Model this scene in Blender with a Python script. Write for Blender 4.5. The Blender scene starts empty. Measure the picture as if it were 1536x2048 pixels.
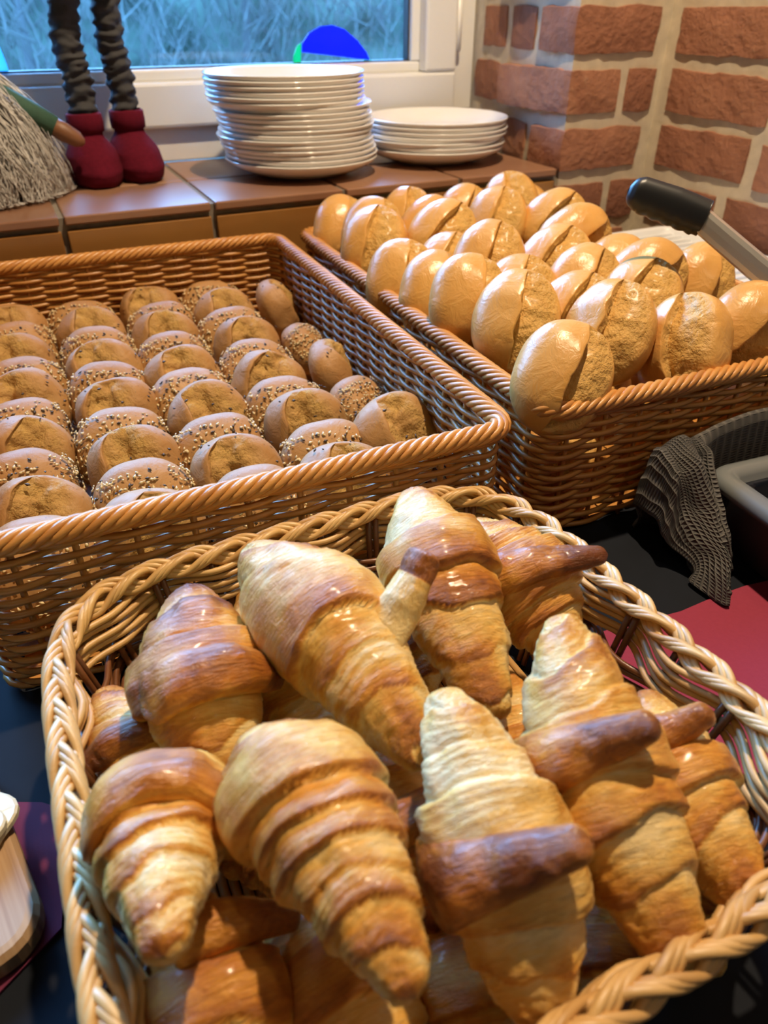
import bpy, math, random
import numpy as np
from mathutils import Vector, Matrix, Euler

# ------------------------------------------------------------------ camera, world, lights, exposure
scene = bpy.context.scene
col = scene.collection
CAM = np.array([0.0, 0.0, 0.45]); FPX = 1450.0; PITCH = math.radians(35.0); YAW = math.radians(25.5)
cd = bpy.data.cameras.new('camera'); cam = bpy.data.objects.new('camera', cd); col.objects.link(cam)
cam.location = CAM; cam.rotation_euler = (math.pi / 2 - PITCH, 0, -YAW)
cd.sensor_fit = 'VERTICAL'; cd.sensor_height = 36; cd.sensor_width = 27; cd.lens = FPX / 2048 * 36
cd.clip_start = 0.01; cd.clip_end = 100
cd.dof.use_dof = True; cd.dof.focus_distance = 0.60; cd.dof.aperture_fstop = 7.0
scene.camera = cam
scene.view_settings.view_transform = 'Standard'; scene.view_settings.look = 'None'
scene.view_settings.gamma = 1.0; scene.view_settings.use_curve_mapping = False
scene.view_settings.exposure = 0.06
scene.cycles.max_bounces = 8; scene.cycles.use_denoising = True
scene.cycles.caustics_reflective = False; scene.cycles.caustics_refractive = False
scene.cycles.sample_clamp_indirect = 6.0

world = bpy.data.worlds.new('world'); scene.world = world; world.use_nodes = True
bg = world.node_tree.nodes['Background']
bg.inputs[0].default_value = (0.16, 0.46, 1.0, 1); bg.inputs[1].default_value = 36.0

def spot(name, loc, target, power, color, size=85, blend=0.5, radius=0.03):
    l = bpy.data.lights.new(name, 'SPOT'); o = bpy.data.objects.new(name, l); col.objects.link(o)
    l.energy = power; l.color = color; l.spot_size = math.radians(size); l.spot_blend = blend; l.shadow_soft_size = radius
    o.location = loc
    o.rotation_euler = (Vector(target) - Vector(loc)).to_track_quat('-Z', 'Y').to_euler()
    return o
WARM = (1.0, 0.77, 0.51)
spot('ceiling_spot_light', (0.56, 0.66, 1.80), (0.40, 0.60, 0.1), 135, WARM, 125, 0.6, 0.03)
spot('ceiling_spot_light', (-0.75, -0.25, 1.80), (0.2, 0.6, 0.1), 6, WARM, 125, 0.6, 0.04)
spot('ceiling_spot_light', (0.75, -0.65, 1.80), (0.5, 0.6, 0.2), 11, WARM, 125, 0.6, 0.04)
pl = bpy.data.lights.new('window_portal', 'AREA'); po = bpy.data.objects.new('window_portal', pl); col.objects.link(po)
pl.shape = 'RECTANGLE'; pl.size = 2.3; pl.size_y = 1.2; pl.cycles.is_portal = True
po.location = (-0.25, 1.72, 0.86); po.rotation_euler = (math.pi / 2, 0, math.pi)
po.rotation_euler = Vector((0, -1, 0)).to_track_quat('-Z', 'Z').to_euler()

# ------------------------------------------------------------------ helpers
rng = np.random.default_rng(7); random.seed(7)
_sp, _cp, _sy, _cy = math.sin(PITCH), math.cos(PITCH), math.sin(YAW), math.cos(YAW)
FW = np.array([_sy * _cp, _cy * _cp, -_sp]); RT = np.array([_cy, -_sy, 0]); UP = np.cross(RT, FW)
def ray(x, y): return (x - 768) / FPX * RT - (y - 1024) / FPX * UP + FW
def at(x, y, z): d = ray(x, y); return CAM + d * ((z - CAM[2]) / d[2])
def aty(x, y, Y): d = ray(x, y); return CAM + d * (Y / d[1])

def vnoise(P, seed=0):
    P = np.asarray(P, float); i = np.floor(P).astype(np.int64); f = P - i; f = f * f * (3 - 2 * f)
    def h(a, b, c):
        n = (a * 374761393 + b * 668265263 + c * 1274126177 + seed * 974711) & 0xffffffff
        n = ((n ^ (n >> 13)) * 1274126177) & 0xffffffff
        n = ((n ^ (n >> 16)) * 2246822519) & 0xffffffff
        return ((n ^ (n >> 15)) & 0xffff) / 32767.5 - 1.0
    x, y, z = i[..., 0], i[..., 1], i[..., 2]; r = 0
    for a in (0, 1):
        for b in (0, 1):
            for c in (0, 1):
                w = (f[..., 0] if a else 1 - f[..., 0]) * (f[..., 1] if b else 1 - f[..., 1]) * (f[..., 2] if c else 1 - f[..., 2])
                r = r + w * h(x + a, y + b, z + c)
    return r
def fbm(P, seed=0, o=3):
    r = 0; a = 1.0; s = 1.0
    for k in range(o): r = r + a * vnoise(np.asarray(P) * s, seed + k * 17); a *= .5; s *= 2.1
    return r
def sstep(a, b, x): t = np.clip((x - a) / (b - a), 0, 1); return t * t * (3 - 2 * t)

def mesh(name, v, f, smooth=True, uv=None, attrs=None):
    me = bpy.data.meshes.new(name)
    v = np.asarray(v, float)
    if isinstance(f, np.ndarray):
        n, k = f.shape
        me.vertices.add(len(v)); me.vertices.foreach_set('co', v.ravel())
        me.loops.add(n * k); me.loops.foreach_set('vertex_index', f.astype(np.int32).ravel())
        me.polygons.add(n); me.polygons.foreach_set('loop_start', np.arange(0, n * k, k, dtype=np.int32))
        me.update(calc_edges=True)
    else:
        me.from_pydata([tuple(p) for p in v], [], f)
    if smooth: me.polygons.foreach_set('use_smooth', np.ones(len(me.polygons), bool))
    if uv is not None:
        li = np.empty(len(me.loops), np.int32); me.loops.foreach_get('vertex_index', li)
        ul = me.uv_layers.new(name='UVMap'); ul.data.foreach_set('uv', np.asarray(uv, float)[li].ravel())
    for k, a in (attrs or {}).items():
        at_ = me.attributes.new(k, 'FLOAT', 'POINT'); at_.data.foreach_set('value', np.asarray(a, np.float32))
    me.validate(); me.update()
    return me
def link(name, me, mat=None, parent=None, loc=None, rot=None, scale=None):
    o = bpy.data.objects.new(name, me); col.objects.link(o)
    if mat is not None and me is not None and len(me.materials) == 0: me.materials.append(mat)
    if parent is not None: o.parent = parent
    if loc is not None: o.location = loc
    if rot is not None: o.rotation_euler = rot
    if scale is not None: o.scale = scale
    return o
def tag(o, label=None, cat=None, group=None, kind=None):
    if label: o['label'] = label
    if cat: o['category'] = cat
    if group: o['group'] = group
    if kind: o['kind'] = kind
    return o
def empty(name, loc=(0, 0, 0), rot=(0, 0, 0)):
    o = bpy.data.objects.new(name, None); col.objects.link(o); o.location = loc; o.rotation_euler = rot; o.empty_display_size = .02
    return o
class MB:
    def __init__(s): s.v = []; s.f = []; s.n = 0
    def add(s, v, f):
        s.v.append(np.asarray(v, float)); s.f += [tuple(int(i) + s.n for i in q) for q in f]; s.n += len(v); return s
    def box(s, x0, x1, y0, y1, z0, z1):
        v = [(x, y, z) for z in (z0, z1) for y in (y0, y1) for x in (x0, x1)]
        return s.add(v, [(0, 2, 3, 1), (4, 5, 7, 6), (0, 1, 5, 4), (2, 6, 7, 3), (0, 4, 6, 2), (1, 3, 7, 5)])
    def me(s, name, smooth=False): return mesh(name, np.vstack(s.v), s.f, smooth)
def bevel(o, w=.003, seg=2):
    m = o.modifiers.new('bevel', 'BEVEL'); m.width = w; m.segments = seg; m.limit_method = 'ANGLE'; return o
def box(name, b, mat, parent=None, bev=0.0):
    o = link(name, MB().box(*b).me(name), mat, parent)
    if bev: bevel(o, bev)
    return o
def grid_faces(nu, nv, wu=False, wv=False):
    iu = np.arange(nu if wu else nu - 1); iv = np.arange(nv if wv else nv - 1)
    a, b = np.meshgrid(iu, iv, indexing='ij'); a = a.ravel(); b = b.ravel()
    a2 = (a + 1) % nu; b2 = (b + 1) % nv
    return np.stack([a * nv + b, a2 * nv + b, a2 * nv + b2, a * nv + b2], 1)
def tube(P, r, sides=6, closed=False, flat=None):
    """swept tube; returns verts, quads (open ends capped by shrinking)"""
    P = np.asarray(P, float); n = len(P)
    if closed: T = np.roll(P, -1, 0) - np.roll(P, 1, 0)
    else: T = np.gradient(P, axis=0)
    T /= np.linalg.norm(T, axis=1)[:, None] + 1e-12
    ref = np.array([0, 0, 1.0]) if abs(T[:, 2]).mean() < .8 else np.array([1.0, .3, 0])
    N = np.cross(T, ref); N /= np.linalg.norm(N, axis=1)[:, None] + 1e-9; Bn = np.cross(N, T)
    r = np.broadcast_to(np.asarray(r, float), (n,)).copy()
    if not closed:
        P = np.vstack([P[:1] - T[:1] * r[0] * .4, P, P[-1:] + T[-1:] * r[-1] * .4]); N = np.vstack([N[:1], N, N[-1:]]); Bn = np.vstack([Bn[:1], Bn, Bn[-1:]])
        r = np.concatenate([[r[0] * .05], r, [r[-1] * .05]]); n += 2
    a = np.linspace(0, 2 * np.pi, sides, endpoint=False)
    fl = flat or (1, 1)
    V = P[:, None] + r[:, None, None] * (np.cos(a)[None, :, None] * N[:, None] * fl[0] + np.sin(a)[None, :, None] * Bn[:, None] * fl[1])
    return V.reshape(-1, 3), grid_faces(n, sides, closed, True)
def tubes(name, list_of, sides=6):
    vs, fs, n = [], [], 0
    for P, r in list_of:
        v, f = tube(P, r, sides); vs.append(v); fs.append(f + n); n += len(v)
    return mesh(name, np.vstack(vs), np.vstack(fs))
def lathe(name, prof, seg=48):
    prof = np.asarray(prof, float); a = np.linspace(0, 2 * np.pi, seg, endpoint=False)
    V = np.stack([prof[:, 0][:, None] * np.cos(a), prof[:, 0][:, None] * np.sin(a), np.repeat(prof[:, 1][:, None], seg, 1)], 2)
    return mesh(name, V.reshape(-1, 3), grid_faces(len(prof), seg, False, True))
def rrect(w, d, r, n):
    """n points evenly spaced round a rounded rectangle, with outward normals"""
    pts = []
    for cx, cy, a0 in ((w/2-r, -d/2+r, -90), (w/2-r, d/2-r, 0), (-w/2+r, d/2-r, 90), (-w/2+r, -d/2+r, 180)):
        for k in range(13):
            a = math.radians(a0 + k * 7.5); pts.append((cx + r * math.cos(a), cy + r * math.sin(a)))
    pts = np.array(pts + pts[:1]); s = np.r_[0, np.cumsum(np.linalg.norm(np.diff(pts, axis=0), axis=1))]
    q = np.linspace(0, s[-1], n, endpoint=False)
    P = np.stack([np.interp(q, s, pts[:, 0]), np.interp(q, s, pts[:, 1])], 1)
    T = np.roll(P, -1, 0) - np.roll(P, 1, 0); T /= np.linalg.norm(T, axis=1)[:, None]
    return P, np.stack([T[:, 1], -T[:, 0]], 1), s[-1]

# ------------------------------------------------------------------ materials
class NT:
    def __init__(s, name):
        s.m = bpy.data.materials.new(name); s.m.use_nodes = True; s.t = s.m.node_tree; s.b = s.t.nodes['Principled BSDF']
    def n(s, typ, **kw):
        nd = s.t.nodes.new(typ)
        for k, v in kw.items():
            if k.startswith('i_'): nd.inputs[k[2:].replace('_', ' ')].default_value = v
            else: setattr(nd, k, v)
        return nd
    def l(s, a, b): s.t.links.new(a, b)
    def ramp(s, fac, stops):
        r = s.n('ShaderNodeValToRGB'); e = r.color_ramp.elements
        while len(e) < len(stops): e.new(.5)
        for k, (p, c) in enumerate(stops): e[k].position = p; e[k].color = (*c, 1)
        s.l(fac, r.inputs[0]); return r.outputs[0]
    def coord(s, kind='Object', scale=(1, 1, 1)):
        tc = s.n('ShaderNodeTexCoord'); mp = s.n('ShaderNodeMapping'); mp.inputs['Scale'].default_value = scale
        s.l(tc.outputs[kind], mp.inputs[0]); return mp.outputs[0]
    def noise(s, vec, scale, detail=4, rough=.55, dist=0):
        nz = s.n('ShaderNodeTexNoise'); nz.inputs['Scale'].default_value = scale; nz.inputs['Detail'].default_value = detail
        nz.inputs['Roughness'].default_value = rough; nz.inputs['Distortion'].default_value = dist
        s.l(vec, nz.inputs['Vector']); return nz.outputs[0]
    def math(s, op, a, b=None):
        m = s.n('ShaderNodeMath', operation=op)
        for k, x in enumerate((a, b)):
            if x is None: continue
            if isinstance(x, (int, float)): m.inputs[k].default_value = x
            else: s.l(x, m.inputs[k])
        return m.outputs[0]
    def mix(s, fac, a, b, bt='MIX'):
        m = s.n('ShaderNodeMix', data_type='RGBA', blend_type=bt)
        for k, x in ((0, fac), (6, a), (7, b)):
            if isinstance(x, (int, float)): m.inputs[k].default_value = x
            elif isinstance(x, tuple): m.inputs[k].default_value = (*x, 1)
            else: s.l(x, m.inputs[k])
        return m.outputs[2]
    def attr(s, name): a = s.n('ShaderNodeAttribute'); a.attribute_name = name; return a.outputs['Fac']
    def rand(s): return s.n('ShaderNodeObjectInfo').outputs['Random']
    def bump(s, h, strength=.3, dist=.002, prev=None):
        b = s.n('ShaderNodeBump'); b.inputs['Strength'].default_value = strength; b.inputs['Distance'].default_value = dist
        s.l(h, b.inputs['Height'])
        if prev is not None: s.l(prev, b.inputs['Normal'])
        s.l(b.outputs[0], s.b.inputs['Normal']); return b.outputs[0]
    def base(s, c): (s.l(c, s.b.inputs['Base Color']) if not isinstance(c, tuple) else setattr(s.b.inputs['Base Color'], 'default_value', (*c, 1))); return s
    def set(s, **kw):
        for k, v in kw.items():
            i = s.b.inputs[k.replace('_', ' ')]
            if isinstance(v, (int, float, tuple)): i.default_value = v
            else: s.l(v, i)
        return s
def plain(name, c, rough=.5, nscale=0, namt=.15, bump=0, **kw):
    t = NT(name); t.set(Roughness=rough, **kw)
    if nscale:
        v = t.coord(); nz = t.noise(v, nscale)
        t.base(t.mix(nz, tuple(x * (1 - namt) for x in c), tuple(min(1, x * (1 + namt)) for x in c)))
        if bump: t.bump(nz, bump, .002)
    else: t.base(c)
    return t.m

def m_wicker(name, c0, c1, rough=.38):
    t = NT(name); v = t.coord('Object'); nz = t.noise(v, 22, 3); fine = t.noise(t.coord('Object', (60, 60, 400)), 3, 2)
    f = t.math('ADD', t.math('MULTIPLY', t.rand(), .5), t.math('MULTIPLY', nz, .6))
    t.base(t.ramp(f, [(.2, c0), (.85, c1)])).set(Roughness=rough, Specular_IOR_Level=.55)
    t.bump(fine, .15, .001); return t.m
M = {}
M['rattan'] = m_wicker('honey_rattan', (.38, .155, .030), (.62, .30, .072))
M['rattan_rim'] = m_wicker('honey_rattan_rim', (.46, .19, .045), (.66, .32, .085))
M['willow'] = m_wicker('pale_willow', (.48, .26, .085), (.70, .44, .17), .42)
M['willow_dark'] = m_wicker('brown_willow', (.11, .04, .014), (.20, .075, .028), .35)
def m_croissant():
    t = NT('croissant_crust'); bk = t.attr('bake'); uv = t.n('ShaderNodeUVMap').outputs[0]
    mp = t.n('ShaderNodeMapping'); mp.inputs['Scale'].default_value = (20, 7, 1); t.l(uv, mp.inputs[0])
    st = t.noise(mp.outputs[0], 2.2, 5, .62, 1.3)                      # streaks that run round the roll
    bl = t.noise(t.coord('Object'), 55, 4, .6)
    bl2 = t.noise(t.coord('Object'), 16, 3, .6)
    f = t.math('ADD', bk, t.math('MULTIPLY', t.math('SUBTRACT', st, .5), .55))
    f = t.math('ADD', f, t.math('MULTIPLY', t.math('SUBTRACT', bl, .5), .45))
    f = t.math('ADD', f, t.math('MULTIPLY', t.math('SUBTRACT', bl2, .5), 1.25))
    t.base(t.ramp(f, [(.0, (.86, .65, .31)), (.25, (.82, .505, .135)), (.48, (.70, .32, .048)), (.72, (.48, .165, .021)), (1.0, (.19, .05, .009))]))
    t.set(Roughness=t.math('ADD', .20, t.math('MULTIPLY', bl, .35)), Specular_IOR_Level=.5, Coat_Weight=.14, Coat_Roughness=.16,
          Subsurface_Weight=.06, Subsurface_Radius=(.01, .005, .002), Subsurface_Scale=.4)
    h = t.math('ADD', t.math('MULTIPLY', st, .6), t.math('MULTIPLY', bl, .5))
    b1 = t.bump(h, .75, .0034)
    t.bump(t.noise(t.coord('Object'), 170, 4, .65, .6), .5, .0016, b1)
    return t.m
M['croissant'] = m_croissant()
def m_roll(name, crust, crust2, crumb, crumb2, speck=False, coat=.12, rough0=.33):
    t = NT(name); cr = t.attr('crumb'); v = t.coord()
    a = t.noise(v, 26, 4); b = t.noise(v, 90, 4, .6); fine = t.noise(v, 320, 3, .6)
    c1 = t.mix(t.math('MULTIPLY', t.math('ADD', a, t.math('MULTIPLY', t.rand(), .25)), .85), crust, crust2)
    if speck:
        vo = t.n('ShaderNodeTexVoronoi'); vo.inputs['Scale'].default_value = 190; t.l(v, vo.inputs['Vector'])
        c1 = t.mix(t.math('MULTIPLY', t.math('LESS_THAN', vo.outputs[0], .16), .55), c1, (.16, .07, .025))
        c1 = t.mix(t.math('MULTIPLY', b, .22), c1, (.72, .50, .28))      # flour dust
    c2 = t.mix(b, crumb, crumb2)
    t.base(t.mix(cr, c1, c2)).set(Specular_IOR_Level=.45, Coat_Weight=coat, Coat_Roughness=.22,
        Subsurface_Weight=.05, Subsurface_Radius=(.01, .005, .002), Subsurface_Scale=.4)
    t.set(Roughness=t.math('ADD', rough0, t.math('MULTIPLY', cr, .30)))
    hb = t.math('ADD', t.math('MULTIPLY', t.math('MULTIPLY', b, cr), 1.0), t.math('MULTIPLY', t.math('MULTIPLY', fine, cr), .35))
    hb = t.math('ADD', hb, t.math('MULTIPLY', t.noise(v, 55, 4, .6, .8), .32))
    t.bump(hb, 1.0, .005)
    return t.m
M['white_roll'] = m_roll('white_roll_crust', (.77, .465, .155), (.60, .27, .048), (.76, .48, .14), (.50, .25, .05))
M['brown_roll'] = m_roll('brown_roll_crust', (.53, .285, .095), (.34, .15, .04), (.72, .47, .155), (.28, .13, .028), True, .0, .55)
M['pale_seed'] = plain('pale_seed', (.80, .64, .36), .45, 400, .2)
M['dark_seed'] = plain('dark_seed', (.075, .05, .032), .4)
M['china'] = plain('white_china', (.80, .79, .77), .12, Coat_Weight=.4, Coat_Roughness=.05)
M['tablecloth'] = plain('dark_table_cover', (.008, .010, .015), .75, 14, .5, Specular_IOR_Level=.15)
M['frame'] = plain('white_window_plastic', (.74, .74, .72), .3)
M['gasket'] = plain('dark_gasket', (.03, .03, .035), .5)
def m_glass():
    t = NT('window_glass'); t.t.nodes.remove(t.b)
    tr = t.n('ShaderNodeBsdfTransparent'); gl = t.n('ShaderNodeBsdfGlossy'); gl.inputs['Roughness'].default_value = .02
    fr = t.n('ShaderNodeFresnel'); fr.inputs[0].default_value = 1.45; mx = t.n('ShaderNodeMixShader')
    t.l(fr.outputs[0], mx.inputs[0]); t.l(tr.outputs[0], mx.inputs[1]); t.l(gl.outputs[0], mx.inputs[2])
    t.l(mx.outputs[0], t.t.nodes['Material Output'].inputs[0]); return t.m
M['glass'] = m_glass()
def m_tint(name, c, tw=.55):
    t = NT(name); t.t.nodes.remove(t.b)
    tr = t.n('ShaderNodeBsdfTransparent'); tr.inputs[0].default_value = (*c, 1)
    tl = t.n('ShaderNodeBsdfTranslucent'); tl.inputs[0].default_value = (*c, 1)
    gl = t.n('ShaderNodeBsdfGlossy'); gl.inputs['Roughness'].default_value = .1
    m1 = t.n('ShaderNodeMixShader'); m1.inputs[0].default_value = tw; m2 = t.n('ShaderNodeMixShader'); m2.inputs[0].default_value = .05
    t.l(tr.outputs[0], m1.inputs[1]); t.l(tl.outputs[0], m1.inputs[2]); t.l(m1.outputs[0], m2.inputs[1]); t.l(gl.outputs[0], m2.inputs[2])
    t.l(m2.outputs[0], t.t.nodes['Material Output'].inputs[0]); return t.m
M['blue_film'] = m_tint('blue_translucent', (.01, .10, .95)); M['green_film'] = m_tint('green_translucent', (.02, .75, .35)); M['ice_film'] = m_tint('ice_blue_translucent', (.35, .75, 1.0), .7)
def m_tile(name, c0, c1, rough=.32):
    t = NT(name); v = t.coord(); f = t.math('ADD', t.math('MULTIPLY', t.noise(v, 9, 4), .7), t.math('MULTIPLY', t.rand(), .4))
    t.base(t.ramp(f, [(.25, c0), (.8, c1)])).set(Roughness=rough, Coat_Weight=.15); t.bump(t.noise(v, 60, 2), .06, .002); return t.m
M['tile'] = m_tile('terracotta_tile', (.25, .125, .075), (.36, .195, .115)); M['tile_front'] = m_tile('ochre_tile', (.26, .115, .03), (.36, .175, .045), .28)
M['grout'] = plain('grey_grout', (.22, .19, .15), .9, 120, .3, .3)
def m_brick():
    t = NT('red_brick'); v = t.coord(); rd = t.rand()
    a = t.noise(v, 18, 5, .6); b = t.noise(v, 70, 4, .65)
    c = t.ramp(t.math('ADD', t.math('MULTIPLY', a, .65), t.math('MULTIPLY', rd, .4)), [(.2, (.19, .075, .042)), (.55, (.31, .13, .072)), (.9, (.41, .195, .11))])
    t.base(t.mix(t.math('MULTIPLY', t.math('GREATER_THAN', b, .66), .35), c, (.40, .24, .15))).set(Roughness=.85)
    t.bump(t.math('ADD', a, b), .6, .006); return t.m
M['brick'] = m_brick()
M['mortar'] = plain('sand_mortar', (.56, .48, .35), .95, 45, .25, .6)
M['plaster'] = plain('cream_plaster', (.34, .29, .23), .9, 6, .06)
M['ceiling'] = plain('white_ceiling', (.46, .42, .36), .9)
M['floor'] = plain('dark_floor', (.12, .08, .05), .5, 5, .3)
M['boot'] = plain('maroon_felt', (.10, .005, .016), .95, 160, .3, .4, Specular_IOR_Level=.15)
M['legcloth'] = plain('charcoal_cloth', (.034, .034, .038), .85, 120, .35, .4)
M['fur'] = plain('grey_fur', (.56, .54, .51), .6, 60, .25)
M['fur_dark'] = plain('fur_body_cloth', (.17, .15, .13), .9, 60, .25)
M['green_cloth'] = plain('dark_green_cloth', (.03, .085, .055), .8, 90, .3, .3)
M['brown_wood'] = plain('brown_wood', (.20, .085, .035), .5, 30, .25)
M['black_rubber'] = plain('black_silicone', (.014, .015, .017), .38)
M['steel'] = plain('brushed_steel', (.72, .68, .62), .42, Metallic=1.0)
M['white_plastic'] = plain('white_tray_plastic', (.80, .82, .84), .3)
M['grey_plastic'] = plain('grey_plastic', (.17, .185, .19), .30, Coat_Weight=.2)
M['navy_plastic'] = plain('dark_navy_plastic', (.012, .015, .024), .35)
M['napkin'] = plain('red_paper_napkin', (.29, .030, .062), .95, 260, .08, .25)
def m_napkin_dots():
    t = NT('wine_paper_napkin'); v = t.coord(); vo = t.n('ShaderNodeTexVoronoi'); vo.inputs['Scale'].default_value = 330; vo.inputs['Randomness'].default_value = .15
    t.l(v, vo.inputs['Vector']); t.base((.135, .012, .045)).set(Roughness=.85); t.bump(t.math('MULTIPLY', t.math('LESS_THAN', vo.outputs[0], .28), -1.0), .8, .0015); return t.m
M['napkin_dots'] = m_napkin_dots()
def m_bamboo():
    t = NT('bamboo_board'); v = t.coord('Object', (110, 3, 3)); s = t.noise(v, 1.6, 3, .6); w = t.noise(t.coord('Object', (260, 5, 5)), 1.5, 2)
    t.base(t.ramp(t.math('ADD', t.math('MULTIPLY', s, .7), t.math('MULTIPLY', w, .35)), [(.3, (.25, .12, .05)), (.5, (.44, .27, .14)), (.75, (.52, .35, .20))])).set(Roughness=.5)
    t.bump(w, .1, .001); return t.m
M['bamboo'] = m_bamboo()
M['cheese'] = plain('pale_cheese', (.80, .72, .50), .45, 30, .05)
def m_waffle():
    t = NT('grey_waffle_towel'); uv = t.n('ShaderNodeUVMap').outputs[0]; sx = t.n('ShaderNodeSeparateXYZ'); t.l(uv, sx.inputs[0])
    a = t.math('ABSOLUTE', t.math('SINE', t.math('MULTIPLY', sx.outputs[0], 3.14159 * 80))); b = t.math('ABSOLUTE', t.math('SINE', t.math('MULTIPLY', sx.outputs[1], 3.14159 * 80)))
    h = t.math('MINIMUM', a, b)
    t.base(t.mix(h, (.17, .16, .145), (.075, .072, .072))).set(Roughness=.95); t.bump(t.math('MULTIPLY', h, -1.0), 1.0, .0025); return t.m
M['waffle'] = m_waffle()
M['hem'] = plain('grey_towel_hem', (.10, .10, .11), .95, 200, .2, .3)
M['twig'] = plain('winter_twigs', (.026, .032, .028), .9, 3, .4); M['trunk'] = plain('dark_bark', (.035, .04, .04), .9, 6, .3)
M['grass'] = plain('winter_grass', (.03, .045, .025), .95, 2, .3)
M['hedge'] = plain('hedge_leaves', (.026, .045, .032), .9, 8, .5)

# ------------------------------------------------------------------ setting
SZ = .198            # top of the window sill
def struct(o, label): return tag(o, label, kind='structure')
struct(box('floor', (-2.6, 1.3, -2.6, 1.9, -.80, -.75), M['floor']), 'dark floor of the room')
struct(box('ceiling', (-2.6, 1.3, -2.6, 1.9, 1.84, 1.90), M['ceiling']), 'white plaster ceiling')
struct(box('wall_left', (-2.66, -2.6, -2.6, 1.9, -.75, 1.84), M['plaster']), 'plain plaster wall')
struct(box('wall_front', (-2.6, 1.3, -2.66, -2.6, -.75, 1.84), M['plaster']), 'plain plaster wall behind the camera')
WX0, WX1, WZ1 = -1.45, .968, 1.42
wb = struct(link('wall_back', MB().box(-2.6, 1.3, 1.58, 1.86, -.75, .15).box(-2.6, 1.3, 1.58, 1.86, WZ1, 1.84).box(-2.6, WX0, 1.58, 1.86, .15, WZ1)
    .box(-2.6, .937, 1.23, 1.58, -.75, .17).box(-2.6, WX0, 1.23, 1.58, .17, 1.84).me('wall_back'), M['plaster']), 'window wall with a deep recess')
# brick pier and side wall: mortar bodies, then bricks
PX, IX, FY = .937, 1.145, 1.20
wr = struct(link('wall_right', None), 'red brick wall with wide sandy mortar joints beside the window')
mv = np.array([(PX + .006, FY + .006), (IX + .006, FY + .006), (IX + .006, -2.6), (1.30, -2.6), (1.30, 1.86), (.974, 1.86), (.974, 1.585), (PX + .006, FY + .02)])
n8 = len(mv); vv = np.vstack([np.c_[mv, np.full(n8, -.75)], np.c_[mv, np.full(n8, 1.84)]])
link('mortar_body', mesh('mortar_body', vv, [(i, (i + 1) % n8, n8 + (i + 1) % n8, n8 + i) for i in range(n8)] + [tuple(range(n8))[::-1], tuple(range(n8, 2 * n8))], False), M['mortar'], wr)
def brick_mesh(lx, ly, lz, seed):
    """rough box with softened, uneven edges; origin at centre"""
    vs, fs = [], []; nn = 0
    L = np.array([lx, ly, lz]) / 2
    for ax in range(3):
        u, w = (ax + 1) % 3, (ax + 2) % 3
        nu = max(3, int(2 * L[u] / .013)); nw = max(3, int(2 * L[w] / .013))
        gu, gw = np.meshgrid(np.linspace(-1, 1, nu), np.linspace(-1, 1, nw), indexing='ij')
        for sg in (-1, 1):
            P = np.zeros((nu * nw, 3)); P[:, ax] = sg; P[:, u] = gu.ravel(); P[:, w] = gw.ravel()
            Q = P * L; rr = .006; C = np.clip(Q, -(L - rr), L - rr); D = Q - C; dl = np.linalg.norm(D, axis=1)[:, None]
            Q = C + np.where(dl > 1e-9, D / np.maximum(dl, 1e-9) * rr, D)
            f = grid_faces(nu, nw); f = f if sg > 0 else f[:, ::-1]
            vs.append(Q); fs.append(f + nn); nn += len(Q)
    V = np.vstack(vs)
    for k in range(3): V[:, k] += .0026 * fbm(V * 38 + seed * 7.3 + k * 31, seed + k, 3)
    me = mesh('brick', V, np.vstack(fs)); me.materials.append(M['brick']); return me
_bm = {}
def brick(cx, cy, cz, lx, ly, lz, rz=0.0):
    key = (round(lx, 3), round(ly, 3), random.randrange(3))
    if key not in _bm: _bm[key] = brick_mesh(lx, ly, lz, len(_bm) + 1)
    o = link('brick', _bm[key], None, wr, (cx, cy, cz), (random.uniform(-.012, .012), random.uniform(-.012, .012), rz + random.uniform(-.008, .008))); return o
BH, BP = .0715, .0945; ZB = .189
rows = range(-3, 12)
ang = math.atan2(.968 - PX, 1.58 - FY)
for k in rows:
    zc = ZB + k * BP + BH / 2; even = (k % 2 == 0)
    rv = lambda y: PX + math.tan(ang) * (y - FY)
    if even:
        brick((PX + IX - .022) / 2, FY + .055, zc, IX - PX - .022, .11, BH)
        segs = [(.135, .225), (.245, .34)] if k > -1 else []
    else:
        brick(PX + .058, FY + .118, zc, .116, .236, BH)
        brick(PX + .166, FY + .05, zc, .068, .10, BH)
        segs = [(.26, .37)] if k > -1 else []
    for y0, y1 in segs:
        ym = FY + (y0 + y1) / 2; brick(rv(ym) + .045, ym, zc, .09, y1 - y0, BH, -ang)
    y = FY - .022 - (0 if even else .0)
    first = [.235, .235, .17][(k + 6) % 3] if not even else .215
    while y > -.35:
        ln = first if first else .225; first = None
        brick(IX + .05, y - ln / 2, zc + random.uniform(-.003, .003), .10, ln, BH)
        y -= ln + .022
# sill with tiles
sill = struct(link('trim_1', None), 'tiled window sill with terracotta top tiles and ochre front tiles')
box('grout_bed', (-1.45, .937, 1.208, 1.585, .10, SZ - .004), M['grout'], sill)
edges = [.053 + .223 * k for k in range(-7, 4)] + [.934]
for a, b in zip(edges[:-1], edges[1:]):
    t = box('tile', (a + .004, b - .004, 1.197, 1.38, SZ - .013, SZ), M['tile'], sill, .0025)
    t = box('tile', (a + .004, b - .004, 1.388, 1.579, SZ - .013, SZ), M['tile'], sill, .0025)
    t = box('tile', (a + .004, b - .004, 1.200, 1.2085, .06, SZ - .021), M['tile_front'], sill, .002)
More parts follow.
